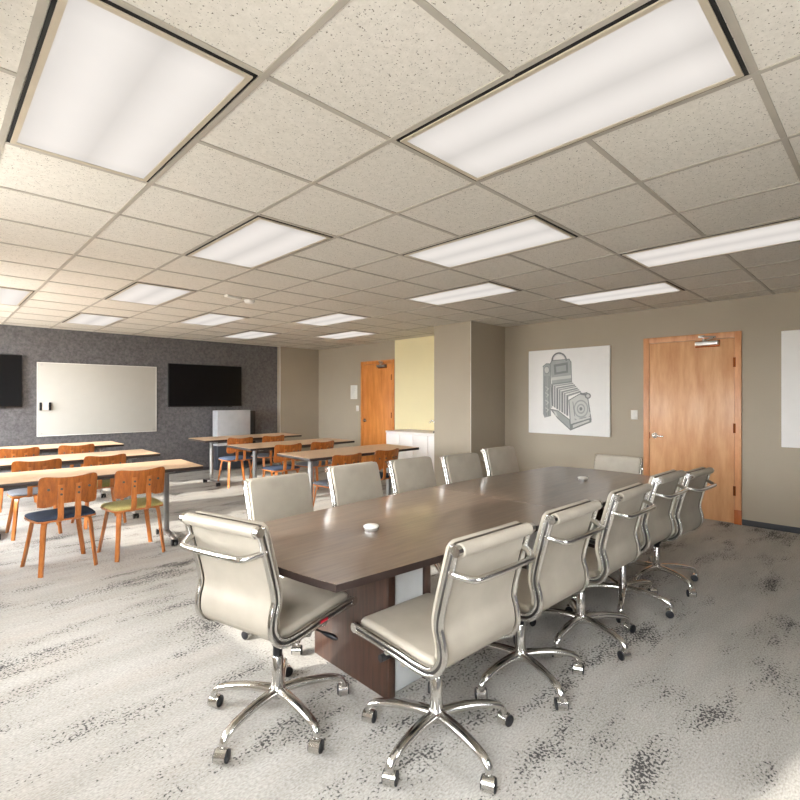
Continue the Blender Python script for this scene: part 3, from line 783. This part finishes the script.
BACKO = smooth_closed([(x*0.93, z) for x, z in [(0, .793), (.09, .797), (.17, .806), (.212, .800), (.226, .77), (.224, .70), (.228, .62), (.222, .565), (.19, .552), (.13, .556), (.095, .572), (0, .574),
                       (-.095, .572), (-.13, .556), (-.19, .552), (-.222, .565), (-.228, .62), (-.224, .70), (-.226, .77), (-.212, .800), (-.17, .806), (-.09, .797)]], 3)
def back_y(x, z): return -0.215 - (z-0.56)*0.16 + 0.9*x*x
SEATO = smooth_closed([(0, -.20), (.13, -.195), (.19, -.17), (.205, -.08), (.215, .06), (.205, .17), (.15, .205), (0, .21), (-.15, .205), (-.205, .17), (-.215, .06), (-.205, -.08), (-.19, -.17), (-.13, -.195)], 3)
SEATO = [(x*1.10, y) for x, y in SEATO]
def make_ply_chair():
    r = empty('plywood_chair')
    bm = new(); curved_panel(bm, BACKO, back_y, 0.011); finish('backrest', bm, 'walnut_ply', r, angle=50)
    for s in (-1, 1):
        bm = new(); x = s*0.062; hw = 0.021
        path = catmull([(0, -.236, .735), (0, -.226, .66), (0, -.222, .58), (0, -.222, .50), (0, -.205, .445), (0, -.15, .420), (0, -.03, .420)], 4)
        rings = []
        for i, p in enumerate(path):
            t = (path[min(i+1, len(path)-1)]-path[max(i-1, 0)]).normalized(); nn = Vector((0, t.z, -t.y))
            rings.append([p+Vector((x+a, 0, 0))+nn*b for a, b in ((-hw, -.006), (hw, -.006), (hw, .006), (-hw, .006))])
        loft(bm, rings); sp = finish('back_support', bm, 'leg_ply', r)
        bm = new()
        for z in (.70, .655): cyl(bm, (x, back_y(x, z)-0.011, z), (x, back_y(x, z)-0.019, z), 0.0095, 10)
        finish('bolt', bm, 'darkmetal', sp)
    bm = new()
    for s in (-1, 1): cyl(bm, (s*0.145, back_y(0.145, .70)+0.004, .70), (s*0.145, back_y(0.145, .70)-0.006, .70), 0.0105, 10)
    finish('side_bolts', bm, 'darkmetal', r)
    bm = new(); prism(bm, SEATO, 0.428, 0.440); finish('seat', bm, 'leg_ply', r)
    bm = new(); rings = []
    for k, z in ((0.96, .440), (0.985, .446), (0.98, .453), (0.93, .461), (0.75, .470), (0.4, .474), (0.02, .475)): rings.append([Vector((x*k, y*k, z)) for x, y in SEATO])
    loft(bm, rings); finish('cushion', bm, 'navy', r)
    for sx in (-1, 1):
        for sy in (-1, 1):
            bm = new(); top = Vector((sx*0.14, sy*0.135, .424)); kn = Vector((sx*0.165, sy*0.165, .395)); ft = Vector((sx*(0.228 if sy > 0 else 0.198), sy*0.215, 0.0))
            path = catmull([Vector((sx*0.05, sy*0.06, .422)), top, kn, kn.lerp(ft, .45), ft], 4)
            rings = []
            out = Vector((sx, sy, 0)).normalized(); tan = Vector((-out.y, out.x, 0))
            for i, p in enumerate(path):
                t = (path[min(i+1, len(path)-1)]-path[max(i-1, 0)]).normalized(); nn = tan.cross(t).normalized()
                hw = 0.024 - 0.008*i/(len(path)-1)
                rings.append([p+tan*a+nn*b for a, b in ((-hw, -.008), (hw, -.008), (hw, .008), (-hw, .008))])
            loft(bm, rings); finish('leg', bm, 'leg_ply', r)
    return r
pc0 = make_ply_chair(); used2 = []
CUSH = {}
for c_ in ('navy', 'olive', 'grey_f', 'blue_f', 'green_f'):
    me = next(ch for ch in pc0.children if kind(ch) == 'cushion').data.copy(); me.materials.clear(); me.materials.append(M[c_]); CUSH[c_] = me
def place_ply(x, y, rz, cush, label):
    o = pc0 if not used2 else copy_tree(pc0); used2.append(1)
    o.location = (x, y, 0); o.rotation_euler = (0, 0, math.radians(rz))
    next(ch for ch in o.children if kind(ch) == 'cushion').data = CUSH[cush]
    tag(o, label, 'chair', 'plywood chairs at the training tables')
place_ply(0.845, 5.100, 5, 'navy', 'plywood chair with a navy seat at the nearest training table')
place_ply(1.400, 5.080, 2, 'olive', 'plywood chair with an olive yellow seat at the nearest training table')
place_ply(0.850, 6.530, -3, 'grey_f', 'plywood chair with a grey seat at the middle left training table')
place_ply(1.455, 6.530, 2, 'green_f', 'plywood chair with a green seat behind the olive seated chair')
place_ply(0.875, 8.20, 0, 'grey_f', 'plywood chair at the table nearest the whiteboard, cut by the left edge')
place_ply(1.500, 8.20, 0, 'blue_f', 'plywood chair at the table nearest the whiteboard, its back below the board')
place_ply(3.680, 7.750, -5, 'blue_f', 'plywood chair seen whole beside the table leg in front of the lectern')
place_ply(4.260, 7.760, 2, 'grey_f', 'plywood chair at the lectern table, the one nearer the far door')
place_ply(3.640, 6.230, -2, 'navy', 'plywood chair with a navy seat at the middle right training table')
place_ply(4.210, 6.240, 3, 'grey_f', 'plywood chair at the middle right training table, nearer the far amber door')
place_ply(3.470, 4.680, 0, 'grey_f', 'plywood chair peeking over the conference chairs in front of the far door')
place_ply(4.125, 4.730, 3, 'navy', 'plywood chair peeking over the conference chairs beside the white cabinet')
